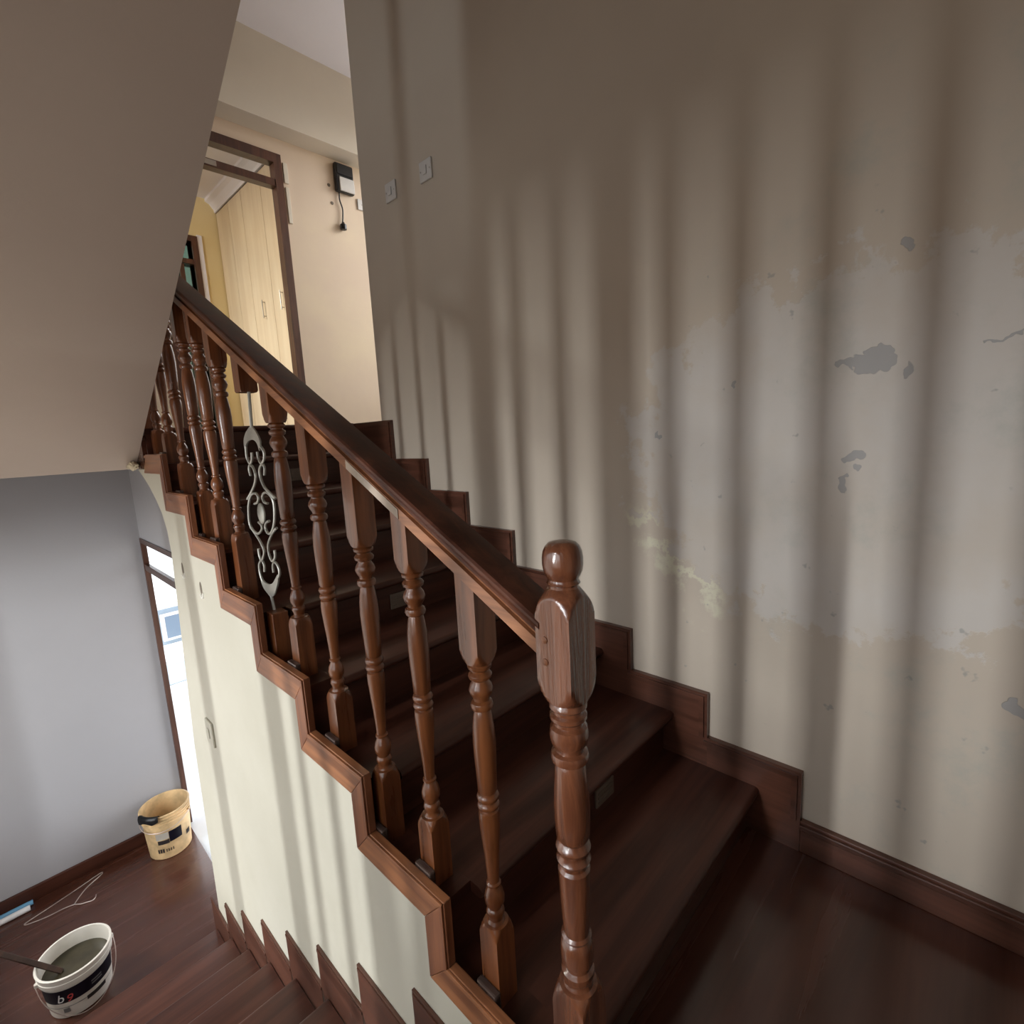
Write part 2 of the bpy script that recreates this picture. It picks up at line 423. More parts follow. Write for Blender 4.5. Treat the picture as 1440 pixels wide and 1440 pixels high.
# lower room
struct('floor', bx(XL, -.889, 2.37, 3.864, LZ-.12, LZ), 'wood_floor', 'polished reddish brown floor of the lower hall')
struct('wall_far', bx(XL, -.8575, 3.714, 3.864, LZ-.12, 1.245), 'paint_grey', 'plain grey wall of the lower hall')
struct('wall_door_side', wall_x(-.889, -.864, 2.30, 3.714, LZ-.12, 1.245, [(2.68, 3.694, LZ-.12, .747)]), 'paint_grey', 'side wall with a glazed door to the patio')
struct('floor_patio', bx(-.889, 9, 1.2, 16, LZ-.12, LZ-.012), 'tile_outside', 'pale tiled patio outside the door')
bm = sweep_line([(0, 0), (0, .085), (-.008, .10), (-.02, .10), (-.02, 0)], (0, -1.35, 0), (0, -.155, 0))
# grey wall skirting
struct('baseboard_far', bx(XL, -.91, 3.692, 3.714, LZ, LZ+.09, .004), 'wood_step', 'dark skirting board along the grey wall')
# cream side wall under the stair, with rounded top corner running into the soffit
poly = [(-.02, -.15), (-.02, .08)]
for k in range(1, 9):
    y0 = (k-1)*G; poly += [(y0+.02, (k-1)*R_-.02), (y0+.02, k*R_-.02)]
poly = [(.0485, -.2)]
for k in range(1, 9):
    poly += [((k-1)*G+.0485, k*R_-.0445), (k*G+.0485, k*R_-.0445)]
poly += [(8*G+.0485, 1.245), (2.545, 1.2445), (2.476, 1.215), (2.37, 1.168), (2.276, 1.110), (2.20, 1.045), (2.155, .97), (2.145, .88), (2.30, -.14), (2.36, LZ), (.0485, LZ)]
ws = struct('wall_stair_side', prism_x(poly, XW, -1.0382), 'paint_cream', 'cream plastered side wall under the upper flight')
bm = bmesh.new(); bmesh.ops.create_icosphere(bm, subdivisions=3, radius=1)
for v in bm.verts:
    k_ = 1+.18*math.sin(v.co.y*7+v.co.z*5)+.1*math.sin(v.co.x*9+v.co.z*11)
    v.co = Vector((-1.078+v.co.x*.016*k_, 2.47+v.co.y*.09*k_, 1.262+v.co.z*.020*k_))
part('mortar_lump', bm, 'concrete_raw', bpy.data.objects['ceiling_soffit'], 60)
struct('floor_landing', bx(XL, 0, -1.35, .0, -.14, 0), 'wood_floor', 'very dark wooden half landing')
struct('floor_landing_edge', bx(XL, XW, 0, .093, -.14, 0), 'wood_floor', 'landing edge at the head of the lower flight')

# landing skirting on the right wall
b = struct('baseboard_right', bx(-.020, 0, -1.35, -.155, 0, .105, .003), 'wood_skirt', 'dark moulded skirting board along the landing wall')
part('bead', bx(-.028, -.020, -1.35, -.155, .078, .096, .003), 'wood_skirt', b)

# ------------------------------------------------------------------ windows (stairwell, hall, bedroom)
def window(name, o, label, nbars, pane, barw=.055, plane=XL-.08, horiz=()):
    y0, y1, z0, z1 = o
    w = struct_empty(name, label, (plane, (y0+y1)/2, z0))
    bm = bmesh.new(); f = .045
    for a in ((y0, y1, z0, z0+f), (y0, y1, z1-f, z1), (y0, y0+f, z0+f, z1-f), (y1-f, y1, z0+f, z1-f)): box(bm, plane-.03, plane+.03, *a)
    part('window_frame', bm, 'metal_bar', w)
    for y in (nbars if isinstance(nbars, list) else [y0+(k+.5)*(y1-y0)/nbars for k in range(nbars)]):
        part('bar', bx(plane+.03, plane+.045, y-barw/2, y+barw/2, z0+.01, z1-.01), 'metal_bar', w)
    for zz in horiz:
        part('cross_bar', bx(plane+.045, plane+.055, y0+.01, y1-.01, zz-.012, zz+.012), 'metal_bar', w)
    part('pane', bx(plane-.004, plane+.004, y0+f, y1-f, z0+f, z1-f), pane, w)
    return w
window('window_1', WIN_A, 'tall stairwell window with vertical steel bars', [.332+.158*q for q in range(-6, 2)], 'glass_clear', .050)
window('window_8', WIN_A1, 'narrow barred stairwell window reaching lower than the landing sill', [.806, .964], 'glass_clear', .050)
window('added_window_5', ADDED_WIN_A2, 'added plain window brightening the cream wall beside the lower flight', 0, 'glass_clear')  # unseen opening added without bars to light the cream wall evenly
window('added_window_7', ADDED_WIN_A3, 'added lower plain window beside the foot of the flight', 0, 'glass_clear')  # unseen opening added with the one above, cut lower to clear the soffit
window('added_window_2', ADDED_WIN_B, 'added lower hall window brightening the grey wall', 0, 'glass_clear', .02)  # unseen opening added to brighten the lower hall
window('window_6', WIN_C, 'window above the flight overhead', [1.42], 'glass_tint', .06)  # pane tint added to dim the daylight patch at the wall end
window('window_3', WIN_D, 'bedroom window', 2, 'glass_clear', .03)
window('window_4', (2.15, 3.6, 1.75, 3.95), 'window at the end of the upper hall', 2, 'glass_clear', .03, 1.87)

# ------------------------------------------------------------------ doors
# lower door to patio: dark frame in the side wall, transom bar, glass
d = struct_empty('door_1', 'dark framed doorway with transom opening to the bright patio', (-.865, 3.19, LZ))
bm = bmesh.new()
box(bm, -.897, -.866, 3.672, 3.694, LZ, .747); box(bm, -.897, -.866, 2.68, 2.71, LZ, .747); box(bm, -.897, -.866, 2.71, 3.672, .715, .747)
part('door_frame', bm, 'wood_frame', d)
part('transom_bar', bx(-.895, -.868, 2.71, 3.672, .522, .566, .003), 'wood_frame', d)
part('pane', bx(-.884, -.880, 2.71, 3.672, .566, .715), 'glass_clear', d)
# upper door frame with frosted fanlight
d = struct_empty('door_2', 'dark wooden door frame with fanlight in the upper hall', (-.04, 3.85, FZ))
bm = bmesh.new()
box(bm, .380, .440, 3.785, 3.872, FZ-.02, 3.60); box(bm, -.50, -.44, 3.785, 3.872, FZ-.02, 3.60); box(bm, -.44, .380, 3.785, 3.872, 3.53, 3.60)
part('door_frame', bm, 'wood_frame', d)
part('transom_bar', bx(-.44, .380, 3.790, 3.868, 3.355, 3.41, .004), 'wood_frame', d)
part('fanlight', bx(-.44, .380, 3.828, 3.836, 3.41, 3.53), 'glass_clear', d)
part('strike_plate', bx(-.20, -.05, 3.784, 3.7895, 3.365, 3.40), 'metal_handle', d)
# far bedroom door frame with fanlight and green-blue glass beyond
d = struct_empty('door_3', 'dark wooden door frame in the yellow bedroom wall', (.07, 6.27, FZ))
bm = bmesh.new()
box(bm, .44, .50, 6.17, 6.36, FZ, 3.68); box(bm, -.36, -.30, 6.17, 6.36, FZ, 3.68); box(bm, -.30, .44, 6.17, 6.36, 3.62, 3.68)
part('door_frame', bm, 'wood_frame', d)
part('transom_bar', bx(-.30, .44, 6.19, 6.34, 3.38, 3.43), 'wood_frame', d)
part('fanlight', bx(-.30, .44, 6.26, 6.27, 3.43, 3.62), 'glass_green', d)
part('mullion', bx(.30, .345, 6.22, 6.30, FZ, 3.38), 'wood_frame', d)
part('architrave', bx(.50, .55, 6.18, 6.20, FZ, 3.70), 'paint_white', d)
for k, (a, b2_) in enumerate(((-.30, .30), (.345, .44))): part('pane', bx(a, b2_, 6.255, 6.262, FZ, 3.38), 'glass_green', d)

# ------------------------------------------------------------------ upper flight
st = thing('staircase', 'dark stained wooden flight climbing beside the peeling wall', 'staircase', (-.5, 1.1, 0))
for k in range(1, NR+1):
    y0 = (k-1)*G; xl = -1.0370
    bm = bx(xl, -.001, y0+.004, y0+.024, (k-1)*R_-.05, k*R_-.028)
    part('riser', bm, 'wood_step', st)
    # tread with rounded nosing, notched beside the balusters
    yb = k*G+.004 if k < NR else 2.60
    bm = bmesh.new()
    prof = [(yb, k*R_), (yb, k*R_-.028), (y0+.004, k*R_-.028)]
    for i in range(7):
        t = -math.pi/2 - math.pi*i/6
        prof.append((y0-.022+.014*math.cos(t), k*R_-.014+.014*math.sin(t)))
    bm.free(); bm = prism_x(prof, -.955, -.001)
    part('tread', bm, 'wood_step', st, 50)
    part('tread_end', bx(-1.0370, -.955, y0+.004, yb, k*R_-.028, k*R_), 'wood_step', st)
    # moulded skirting stepping up the wall
    if k <= 8:
        zt = k*R_+.105; yf = y0-.155; yn = yf+G
        if k == 8: zt = FZ-.004; yn = 2.32-.06
        zl = (k-1)*R_+.105
        sk = part('skirting_board', prism_x([(yf, zl-.105 if k > 1 else .0), (yf, zt), (yn, zt), (yn, k*R_-.02), (y0+.02, k*R_-.02), (y0+.02, (k-1)*R_)], -.020, -.0005, .0), 'wood_skirt', st)
        bm = prism_x([(yf+.010, zl), (yf+.010, zt-.010), (yn+.010, zt-.010), (yn+.010, zt-.026), (yf+.026, zt-.026), (yf+.026, zl)], -.027, -.0205)
        part('bead', bm, 'wood_skirt', sk)
    # mitred outer stringer boards
    if k <= 8:
        a, c_, up_, dn = y0-.03, y0+.048, .042, .044
        hb = part('fascia_board', prism_x([(a, k*R_+up_), (a+G-.0008, k*R_+up_), (c_+G-.0008, k*R_-dn), (c_, k*R_-dn)], -1.056, -1.0372, .0015), 'wood_fascia', st)
        part('bead', prism_x([(a+.004, k*R_+up_-.004), (a+G+.004, k*R_+up_-.004), (a+G+.014, k*R_+up_-.016), (a+.014, k*R_+up_-.016)], -1.061, -1.0565, .001), 'wood_fascia', hb)
        vb = part('fascia_board', prism_x([(a, (k-1)*R_+up_), (a, k*R_+up_-.0008), (c_, k*R_-dn-.0008), (c_, (k-1)*R_-dn)] if k > 1 else [(a, .001), (a, k*R_+up_-.0008), (c_, k*R_-dn-.0008), (c_, .001)], -1.056, -1.0372, .0015), 'wood_fascia_up', st)
        part('bead', prism_x([(a+.004, (k-1)*R_+up_-.004), (a+.004, k*R_+up_-.004), (a+.014, k*R_+up_-.016), (a+.014, (k-1)*R_+up_-.016)], -1.061, -1.0565, .001), 'wood_fascia_up', vb)
for k, xa, xb in ((2, -.46, -.365), (5, -.56, -.47), (8, -.525, -.435)):
    y0 = (k-1)*G; z0 = (k-1)*R_+.032
    lp = part('step_light', bx(xa, xb, y0-.004, y0+.0035, z0, z0+.06, .0015), 'plate_grey', st)
    for q in range(3): part('louvre', bx(xa+.008, xb-.008, y0-.007, y0-.0042, z0+.012+q*.015, z0+.018+q*.015), 'plate_grey', lp)

# ------------------------------------------------------------------ balustrade
RS = .528                                             # rail slope
def rail_under(y): return .977+.530*y
bal = thing('balustrade', 'turned mahogany balustrade with sloping handrail and round topped newel', 'balustrade', (-1.0, .9, 0))
XB = -.995
cap = [(-.024, -.036), (-.025, -.030), (-.029, -.022), (-.035, -.016), (-.037, -.012), (-.0365, -.006), (-.033, -.0015), (-.026, .0), (0, .0025), (.026, .0), (.033, -.0015), (.0365, -.006), (.037, -.012), (.035, -.016), (.029, -.022), (.025, -.030), (.024, -.036)]
hr = part('handrail', sweep_line(cap, (XB-.003, -.02, 1.049-.0106), (XB-.003, 2.36, 1.049+RS*2.36)), 'wood_rail', bal, 35)
strip = [(-.018, -.036), (.018, -.036), (.018, -.048), (.026, -.049), (.026, -.0735), (-.026, -.0735), (-.026, -.049), (-.018, -.048)]
part('under_strip', sweep_line(strip, (XB, -.02, 1.049-.0106), (XB, 2.36, 1.049+RS*2.36)), 'wood_fascia', hr)
bm = bmesh.new()
pv = [bm.verts.new((x, y, z)) for x in (XB-.0275, XB-.0262) for y, z in ((.355, 1.049+RS*.355-.072), (.545, 1.049+RS*.545-.072), (.545, 1.049+RS*.545-.052), (.355, 1.049+RS*.355-.052))]
for q in ((0,1,2,3), (7,6,5,4), (0,4,5,1), (1,5,6,2), (2,6,7,3), (3,7,4,0)): bm.faces.new([pv[i] for i in q])
part('pale_strip', bm, 'filler_pale', hr)['label'] = 'pale unvarnished strip under the handrail'

def baluster(y, zb, zs, zfloor, clip=True):
    L = zb-zs; h = .025; rows = []
    top = rail_under(y)+.530*h + .004
    rows += [(zfloor, .04, h), (zs-.024, .0360, h), (zs-.016, .0338, h), (zs-.009, .0308, h), (zs-.004, .0278, h), (zs, .0253, h), (zs+.001, .0185, .05)]
    T = [(.012, .0150), (.026, .0160), (.040, .0190), (.052, .0175), (.058, .0142), (.064, .0150), (.080, .0198), (.100, .0208), (.122, .0182), (.140, .0130), (.146, .0118), (.151, .0150), (.158, .0150), (.163, .0118),
         (.20, .0126), (.27, .0150), (.34, .0184), (.40, .0208), (.43, .0212), (.449, .0200), (.455, .0160), (.461, .0205), (.470, .0222), (.479, .0205), (.485, .0165), (.491, .0205), (.502, .0224), (.512, .0205), (.518, .0162), (.526, .0190),
         (.58, .0200), (.65, .0217), (.71, .0226), (.76, .0214), (.80, .0186), (.820, .0168), (.828, .0152), (.834, .0205), (.846, .0224), (.857, .0205), (.863, .0152),
         (.872, .0160), (.886, .0208), (.902, .0236), (.918, .0212), (.931, .0162), (.937, .0158), (.944, .0215), (.955, .0230), (.963, .0200), (.968, .0160), (.973, .0165), (.980, .0225), (.990, .0234)]
    rows += [(zs+t*L, r, .05) for t, r in T]
    rows += [(zb-.0005, .0190, .05), (zb, .0253, h), (zb+.004, .0282, h), (zb+.010, .0312, h), (zb+.017, .0338, h), (zb+.025, .0360, h), (top, .04, h)]
    bm = lathe(rows, XB, y, 48)
    for v in bm.verts:
        if abs(v.co.z-top) < 1e-6: v.co.z = rail_under(v.co.y)
    o = part('baluster', bm, 'wood_turned', bal, 38)
    if clip:
        part('base_clip', bx(-1.0368, -1.0205, y-.030, y+.028, zfloor, zfloor+.050, .004), 'metal_clip', o)
    return o
def tread_z(y): return (int(y//G)+1)*R_
for y, zb, zs, zf, cl in ((.168, .903, .338, R_, True), (.362, 1.05, .478, 2*R_, True), (.553, 1.081, .509, 2*R_, True), (.762, 1.222, .650, 3*R_, True), (.962, 1.387, .818, 4*R_, True),
                      (1.375, 1.588, 1.030, 5*R_, True), (1.548, 1.690, 1.140, 6*R_, True), (1.712, 1.718, 1.165, 6*R_, True), (1.925, 1.842, 1.270, 7*R_, True), (2.098, 1.97, 1.40, 8*R_, True), (2.278, 1.99, 1.42, 8*R_, False)):
    baluster(y, zb, zs, zf, cl)
def newel(y, z0, dz):
    h = .033; x = -1.0
    rows = [(z0, .06, h), (dz+.335, .0470, h), (dz+.345, .0452, h), (dz+.354, .0425, h), (dz+.361, .0395, h), (dz+.367, .0360, h), (dz+.371, .0333, h), (dz+.372, .026, .07)]
    rows += [(dz+z, r, .07) for z, r in ((.376, .0245), (.384, .0255), (.392, .0285), (.400, .0285), (.405, .0225), (.413, .0225), (.420, .0285), (.432, .0290), (.446, .0285), (.456, .0270), (.462, .0225), (.466, .0245), (.470, .0262), (.475, .0225),
             (.52, .0252), (.56, .0262), (.598, .0272), (.603, .0230), (.610, .0235), (.618, .0290), (.626, .0245), (.630, .0245), (.640, .0295), (.647, .0275), (.652, .0235),
             (.66, .0280), (.69, .0295), (.715, .0298), (.745, .0285), (.775, .0262), (.788, .0248), (.794, .0228), (.798, .0300), (.806, .0310), (.812, .0295), (.815, .0232), (.820, .0235),
             (.830, .0300), (.843, .0318), (.856, .0300), (.861, .0240), (.866, .0240), (.872, .0300), (.878, .0300), (.881, .0245), (.886, .0245), (.892, .0305), (.898, .0300))]
    rows += [(dz+.9035, .026, .07), (dz+.904, .0333, h), (dz+.908, .0362, h), (dz+.914, .0395, h), (dz+.921, .0425, h), (dz+.930, .0452, h), (dz+.940, .0470, h), (dz+1.044, .0470, h), (dz+1.053, .0452, h), (dz+1.061, .0425, h), (dz+1.067, .0395, h), (dz+1.072, .0362, h), (dz+1.076, .0333, h), (dz+1.080, .0300, h)]
    rows += [(dz+z, r, .07) for z, r in ((1.085, .0265), (1.088, .0235), (1.092, .0235), (1.095, .0262), (1.098, .0240), (1.101, .0235), (1.106, .0265), (1.114, .0300), (1.124, .0316), (1.134, .0316), (1.144, .0300), (1.152, .0265), (1.157, .0215), (1.1595, .012), (1.160, .002))]
    o = part('newel_post', lathe(rows, x, y, 64), 'wood_newel', bal, 38)
    return o
nw = newel(-.045, 0, 0)
for zz in (.985, .955): part('plug', lathe([(0, .006), (.0015, .006), (.0022, .002)], 0, 0, 10), 'wood_turned', nw)
plugs = [c for c in nw.children]
for p_, (yy, zz) in zip(plugs, ((-.030, 1.008), (-.030, .972))):
    p_.data.transform(Matrix.Rotation(math.radians(-90), 4, 'Y')); p_.location = (-1.0336, yy, zz)
newel(2.40, FZ, 1.262)

# wrought iron panel standing in for one baluster
IY = 1.150 - 1.180
ir = part('iron_baluster', tube([(XB, 1.1614+IY, 1.4900), (XB, 1.176+IY, 1.381)], .005, 8, smooth=False), 'metal_silver', bal)
ir['label'] = 'silver painted scrolled iron panel'
part('top_block', lathe([(1.487, .032, .025), (1.492, .04, .025), (1.60, .04, .025)], XB, 1.150, 32), 'wood_turned', ir)
o = [c for c in ir.children if c.name.startswith('top_block')][0]
cz = o.location.z
for v in o.data.vertices:
    if v.co.z > .03: v.co.z = rail_under(1.150+v.co.y)-cz
part('bottom_block', bx(XB-.025, XB+.025, 1.108, 1.158, 4*R_, .798, .003), 'wood_turned', ir)
def plate(pts, t=.005):
    bm = bmesh.new(); P = smooth_pts([(XB, y+IY, z) for y, z in pts]+[(XB, pts[0][0]+IY, pts[0][1])], 3)[:-1]
    a = [bm.verts.new((p.x-t/2, p.y, p.z)) for p in P]; b = [bm.verts.new((p.x+t/2, p.y, p.z)) for p in P]
    bm.faces.new(a); bm.faces.new(b[::-1])
    for i in range(len(P)):
        j = (i+1) % len(P); bm.faces.new((a[i], b[i], b[j], a[j]))
    return bm
part('leaf_plate', plate([(1.1805, 1.3862), (1.1571, 1.3779), (1.1303, 1.3554), (1.1205, 1.336), (1.1331, 1.3099), (1.1435, 1.3317), (1.1667, 1.3435), (1.2022, 1.3444), (1.2308, 1.3337), (1.2511, 1.3165), (1.2506, 1.3442), (1.2285, 1.3661), (1.1954, 1.382)]), 'metal_silver', ir)
part('leaf_plate', plate([(1.2584, 0.8968), (1.2395, 0.8835), (1.2002, 0.8809), (1.1645, 0.8906), (1.1353, 0.9112), (1.1129, 0.9277), (1.1191, 0.9035), (1.1398, 0.8764), (1.1642, 0.8508), (1.1935, 0.84), (1.218, 0.8463), (1.2472, 0.8602), (1.2613, 0.8799)]), 'metal_silver', ir)
SCR = [[(1.2436, 1.329), (1.2483, 1.2936), (1.2283, 1.2723), (1.2079, 1.2834), (1.2026, 1.3058)],
 [(1.157, 1.3077), (1.1533, 1.2882), (1.1356, 1.2726), (1.1099, 1.2857), (1.1052, 1.3071), (1.1215, 1.3217)],
 [(1.2357, 1.2326), (1.2422, 1.2529), (1.2301, 1.2672), (1.206, 1.2583), (1.1946, 1.2334), (1.2103, 1.2077), (1.2473, 1.1807), (1.2905, 1.1551)],
 [(1.1222, 1.2373), (1.1149, 1.2592), (1.1302, 1.2697), (1.1548, 1.2539), (1.1567, 1.2292), (1.1345, 1.2002), (1.0969, 1.1821), (1.0615, 1.1683)],
 [(1.2332, 1.1425), (1.2078, 1.1491), (1.1956, 1.1651), (1.2143, 1.177), (1.2511, 1.1702), (1.2823, 1.1423), (1.2971, 1.1094), (1.3007, 1.0714), (1.2728, 1.0497), (1.2326, 1.0456), (1.2002, 1.0618), (1.1984, 1.075), (1.2196, 1.0836)],
 [(1.1257, 1.1502), (1.1504, 1.1523), (1.1623, 1.1667), (1.1403, 1.1827), (1.1039, 1.1794), (1.08, 1.1586), (1.0812, 1.1245), (1.0959, 1.0889), (1.1231, 1.0614), (1.1508, 1.0537), (1.1681, 1.0674), (1.1594, 1.086), (1.1311, 1.0949)],
 [(1.2973, 1.0609), (1.2559, 1.038), (1.2175, 1.0102), (1.2058, 0.9851), (1.2359, 0.9556), (1.2511, 0.9714), (1.2506, 0.993)],
 [(1.0812, 1.0778), (1.1264, 1.051), (1.1628, 1.0164), (1.1666, 0.9849), (1.1472, 0.9656), (1.1213, 0.9804), (1.119, 1.0037)],
 [(1.2235, 0.9197), (1.2206, 0.9405), (1.2359, 0.9556), (1.2627, 0.9372), (1.2662, 0.9066), (1.254, 0.8811)],
 [(1.1488, 0.9284), (1.1467, 0.9511), (1.1289, 0.964), (1.1072, 0.9542), (1.1018, 0.932), (1.1196, 0.9138)]]
for s_ in SCR: part('scroll', tube([(XB, y+IY, z) for y, z in s_], .0042, 8), 'metal_silver', ir, 60)
bm = bmesh.new(); bmesh.ops.create_icosphere(bm, subdivisions=3, radius=1)
for v in bm.verts: v.co = Vector((XB+v.co.x*.008, 1.187+IY+v.co.y*.026, 1.114+v.co.z*.034))
part('medallion', bm, 'metal_silver', ir, 60)
part('lower_rod', tube([(XB, 1.1926+IY, .845), (XB, 1.183+IY, .792)], .005, 8, smooth=False), 'metal_silver', ir)

# ------------------------------------------------------------------ lower flight
lf = thing('staircase', 'reddish brown lower flight descending beside the cream wall to the hall', 'staircase', (-1.6, 1.2, LZ))
for m in range(0, 9):
    yn = low_nose(m); z = -m*R_
    ya = low_nose(m-1)-.025 if m else 0
    prof = [(ya, z), (ya, z-.028)]
    for i in range(7):
        t = -math.pi/2 + math.pi*i/6
        prof.append((yn-.014+.014*math.cos(t), z-.014+.014*math.sin(t)))
    if m: part('tread', prism_x(prof, XL+.002, -1.0570), 'wood_step', lf, 50)
    part('riser', bx(XL+.002, -1.0570, yn-.045, yn-.025, z-R_-.04 if m < 8 else LZ+.0005, z-.028 if m else -.0005), 'wood_step', lf)
    zt = z+.160 if m else .10; ynx = low_nose(m-1)+.046 if m else .06; ye = yn+.046
    lowz = z-R_+.160 if m < 8 else LZ+.09
    sk = part('skirting_board', prism_x([(ynx, zt), (ye, zt), (ye, lowz-.002), (ye-.07, z-R_+.0005), (ye-.07, z-.03), (ynx, z-.03)] if m else [(ynx, zt), (ye, zt), (ye, lowz-.002), (ye-.07, .0005), (ynx, .0005)], -1.0535, XW-.0005, .001), 'wood_skirt', lf)
    part('bead', prism_x([(ynx, zt-.006), (ye-.006, zt-.006), (ye-.006, zt-.016), (ynx, zt-.016)], -1.0565, -1.0538), 'wood_skirt', sk)

# ------------------------------------------------------------------ electrical fittings
def switch(y, z, label):
    t = thing('wall_switch', label, 'switch', (0, y, z))
    part('face_plate', bx(-.010, -.0005, y-.043, y+.043, z-.043, z+.043, .003), 'switch_white', t)
    part('rocker', bx(-.015, -.0105, y-.012, y+.012, z-.018, z+.018, .002), 'switch_white', t)
    for s in (-1, 1):
        sc_ = lathe([(0, .0035), (.001, .003)], 0, 0, 10); o = part('screw', sc_, 'metal_handle', t)
        o.data.transform(Matrix.Rotation(math.radians(-90), 4, 'Y')); o.location = (-.0108, y+s*.032, z)
switch(1.437, 2.509, 'square switch plate on the stair wall, farther from the wall end of the two')
switch(1.715, 2.514, 'square switch plate on the stair wall, closest to the wall end')
# call box on the hall wall
t = thing('call_box', 'small black and white box with hanging cord on the hall wall', 'box', (.985, 3.8, 3.46))
part('backing', bx(.895, 1.066, 3.755, 3.7995, 3.46, 3.69, .012), 'plastic_black', t)
part('cover', bx(.922, 1.060, 3.742, 3.7545, 3.465, 3.575, .004), 'switch_white', t)
part('lens_cover', bx(.905, 1.056, 3.745, 3.7545, 3.595, 3.675, .004), 'plastic_black', t)
cd = part('cord', tube([(.93, 3.785, 3.47), (.925, 3.782, 3.40), (.945, 3.782, 3.33), (.94, 3.782, 3.26), (.932, 3.782, 3.21)], .006, 8), 'plastic_black', t, 60)
part('plug', lathe([(3.150, .012), (3.155, .026), (3.195, .028), (3.205, .014), (3.215, .010)], .932, 3.772, 14), 'plastic_black', cd, 50)
for n_, (xx, zz) in enumerate(((.845, 3.50), (.86, 3.36))):
    o = part('wall_plug', lathe([(0, .014), (.004, .012)], 0, 0, 12), 'hole_dark', t); o.data.transform(Matrix.Rotation(math.radians(90), 4, 'X')); o.location = (xx, 3.797, zz)
t = thing('junction_plate', 'small white blank plate on the hall wall under the call box', 'plate', (1.14, 3.8, 3.37))
part('face_plate', bx(1.105, 1.185, 3.788, 3.7995, 3.37, 3.46, .003), 'switch_white', t)
part('screw', bx(1.14, 1.15, 3.785, 3.7878, 3.41, 3.42, .001), 'metal_handle', t)
# cable conduit pieces next to the upper door frame
t = thing('cable_cover', 'short white cable cover beside the upper door frame', 'cable cover', (.47, 3.8, 3.0))
part('channel', bx(.455, .485, 3.785, 3.7995, 3.10, 3.37, .003), 'paint_beam', t)
part('end_cap', bx(.452, .488, 3.783, 3.7995, 3.40, 3.55, .003), 'paint_beam', t)
# two old hook holes and a blank plate on the cream wall
for (y, z, lab) in ((1.99, .822, 'chipped hole in the cream wall, nearer the corner'), (1.757, .776, 'chipped hole in the cream wall under the third step board from the top')):
    t = thing('hook', lab, 'hook', (XW, y, z-.03))
    part('filler_ring', tube([(XW-.001, y+.020, z-.030), (XW-.001, y+.004, z-.040), (XW-.001, y-.016, z-.034), (XW-.001, y-.022, z-.016)], .004, 6), 'filler_white', t)
    bm = lathe([(0, .016), (.001, .015)], 0, 0, 14); o = part('hole', bm, 'hole_dark', t)
    o.data.transform(Matrix.Rotation(math.radians(-90), 4, 'Y')); o.data.transform(Matrix.Diagonal((1, .8, 1.7, 1))); o.location = (XW-.0012, y, z)
t = thing('wall_switch', 'cream switch plate on the side wall under the stairs', 'switch', (XW, 1.947, .03))
part('face_plate', bx(XW-.010, XW-.0005, 1.895, 1.985, .02, .135, .003), 'paint_cream', t)
part('rocker', bx(XW-.014, XW-.0105, 1.93, 1.955, .055, .10, .002), 'paint_cream', t)

# ------------------------------------------------------------------ buckets and small things in the lower hall
def arc_patch(cx, cy, z0, z1, r0, r1, a0, a1, n=24, off=.0):
    bm = bmesh.new(); rows = []
    for z, r in ((z0, r0), (z1, r1)):
        rows.append([bm.verts.new((cx+(r+off)*math.cos(a0+(a1-a0)*k/n), cy+(r+off)*math.sin(a0+(a1-a0)*k/n), z)) for k in range(n+1)])
    for k in range(n): bm.faces.new((rows[0][k], rows[0][k+1], rows[1][k+1], rows[1][k]))
    bm.faces.ensure_lookup_table()
    ret = bmesh.ops.solidify(bm, geom=bm.faces[:], thickness=.0006)
    return bm
def text_on(cx, cy, r, zc, ang, txt, size, mat, parent, off=.0012, shear=0.0):
    cu = bpy.data.curves.new('t', 'FONT'); cu.body = txt; cu.size = size; cu.extrude = .0003; cu.align_x = 'CENTER'; cu.align_y = 'CENTER'; cu.shear = shear
    ob = bpy.data.objects.new('t', cu); COL.objects.link(ob)
    dg = bpy.context.evaluated_depsgraph_get(); me = bpy.data.meshes.new_from_object(ob.evaluated_get(dg))
    bpy.data.objects.remove(ob); bpy.data.curves.remove(cu)
    bm = bmesh.new(); bm.from_mesh(me); bpy.data.meshes.remove(me)
    for v in bm.verts:
        a = ang + v.co.x/r; rr = r+off+v.co.z
        v.co = Vector((cx+rr*math.cos(a), cy+rr*math.sin(a), zc+v.co.y))
    return part('lettering', bm, mat, parent)
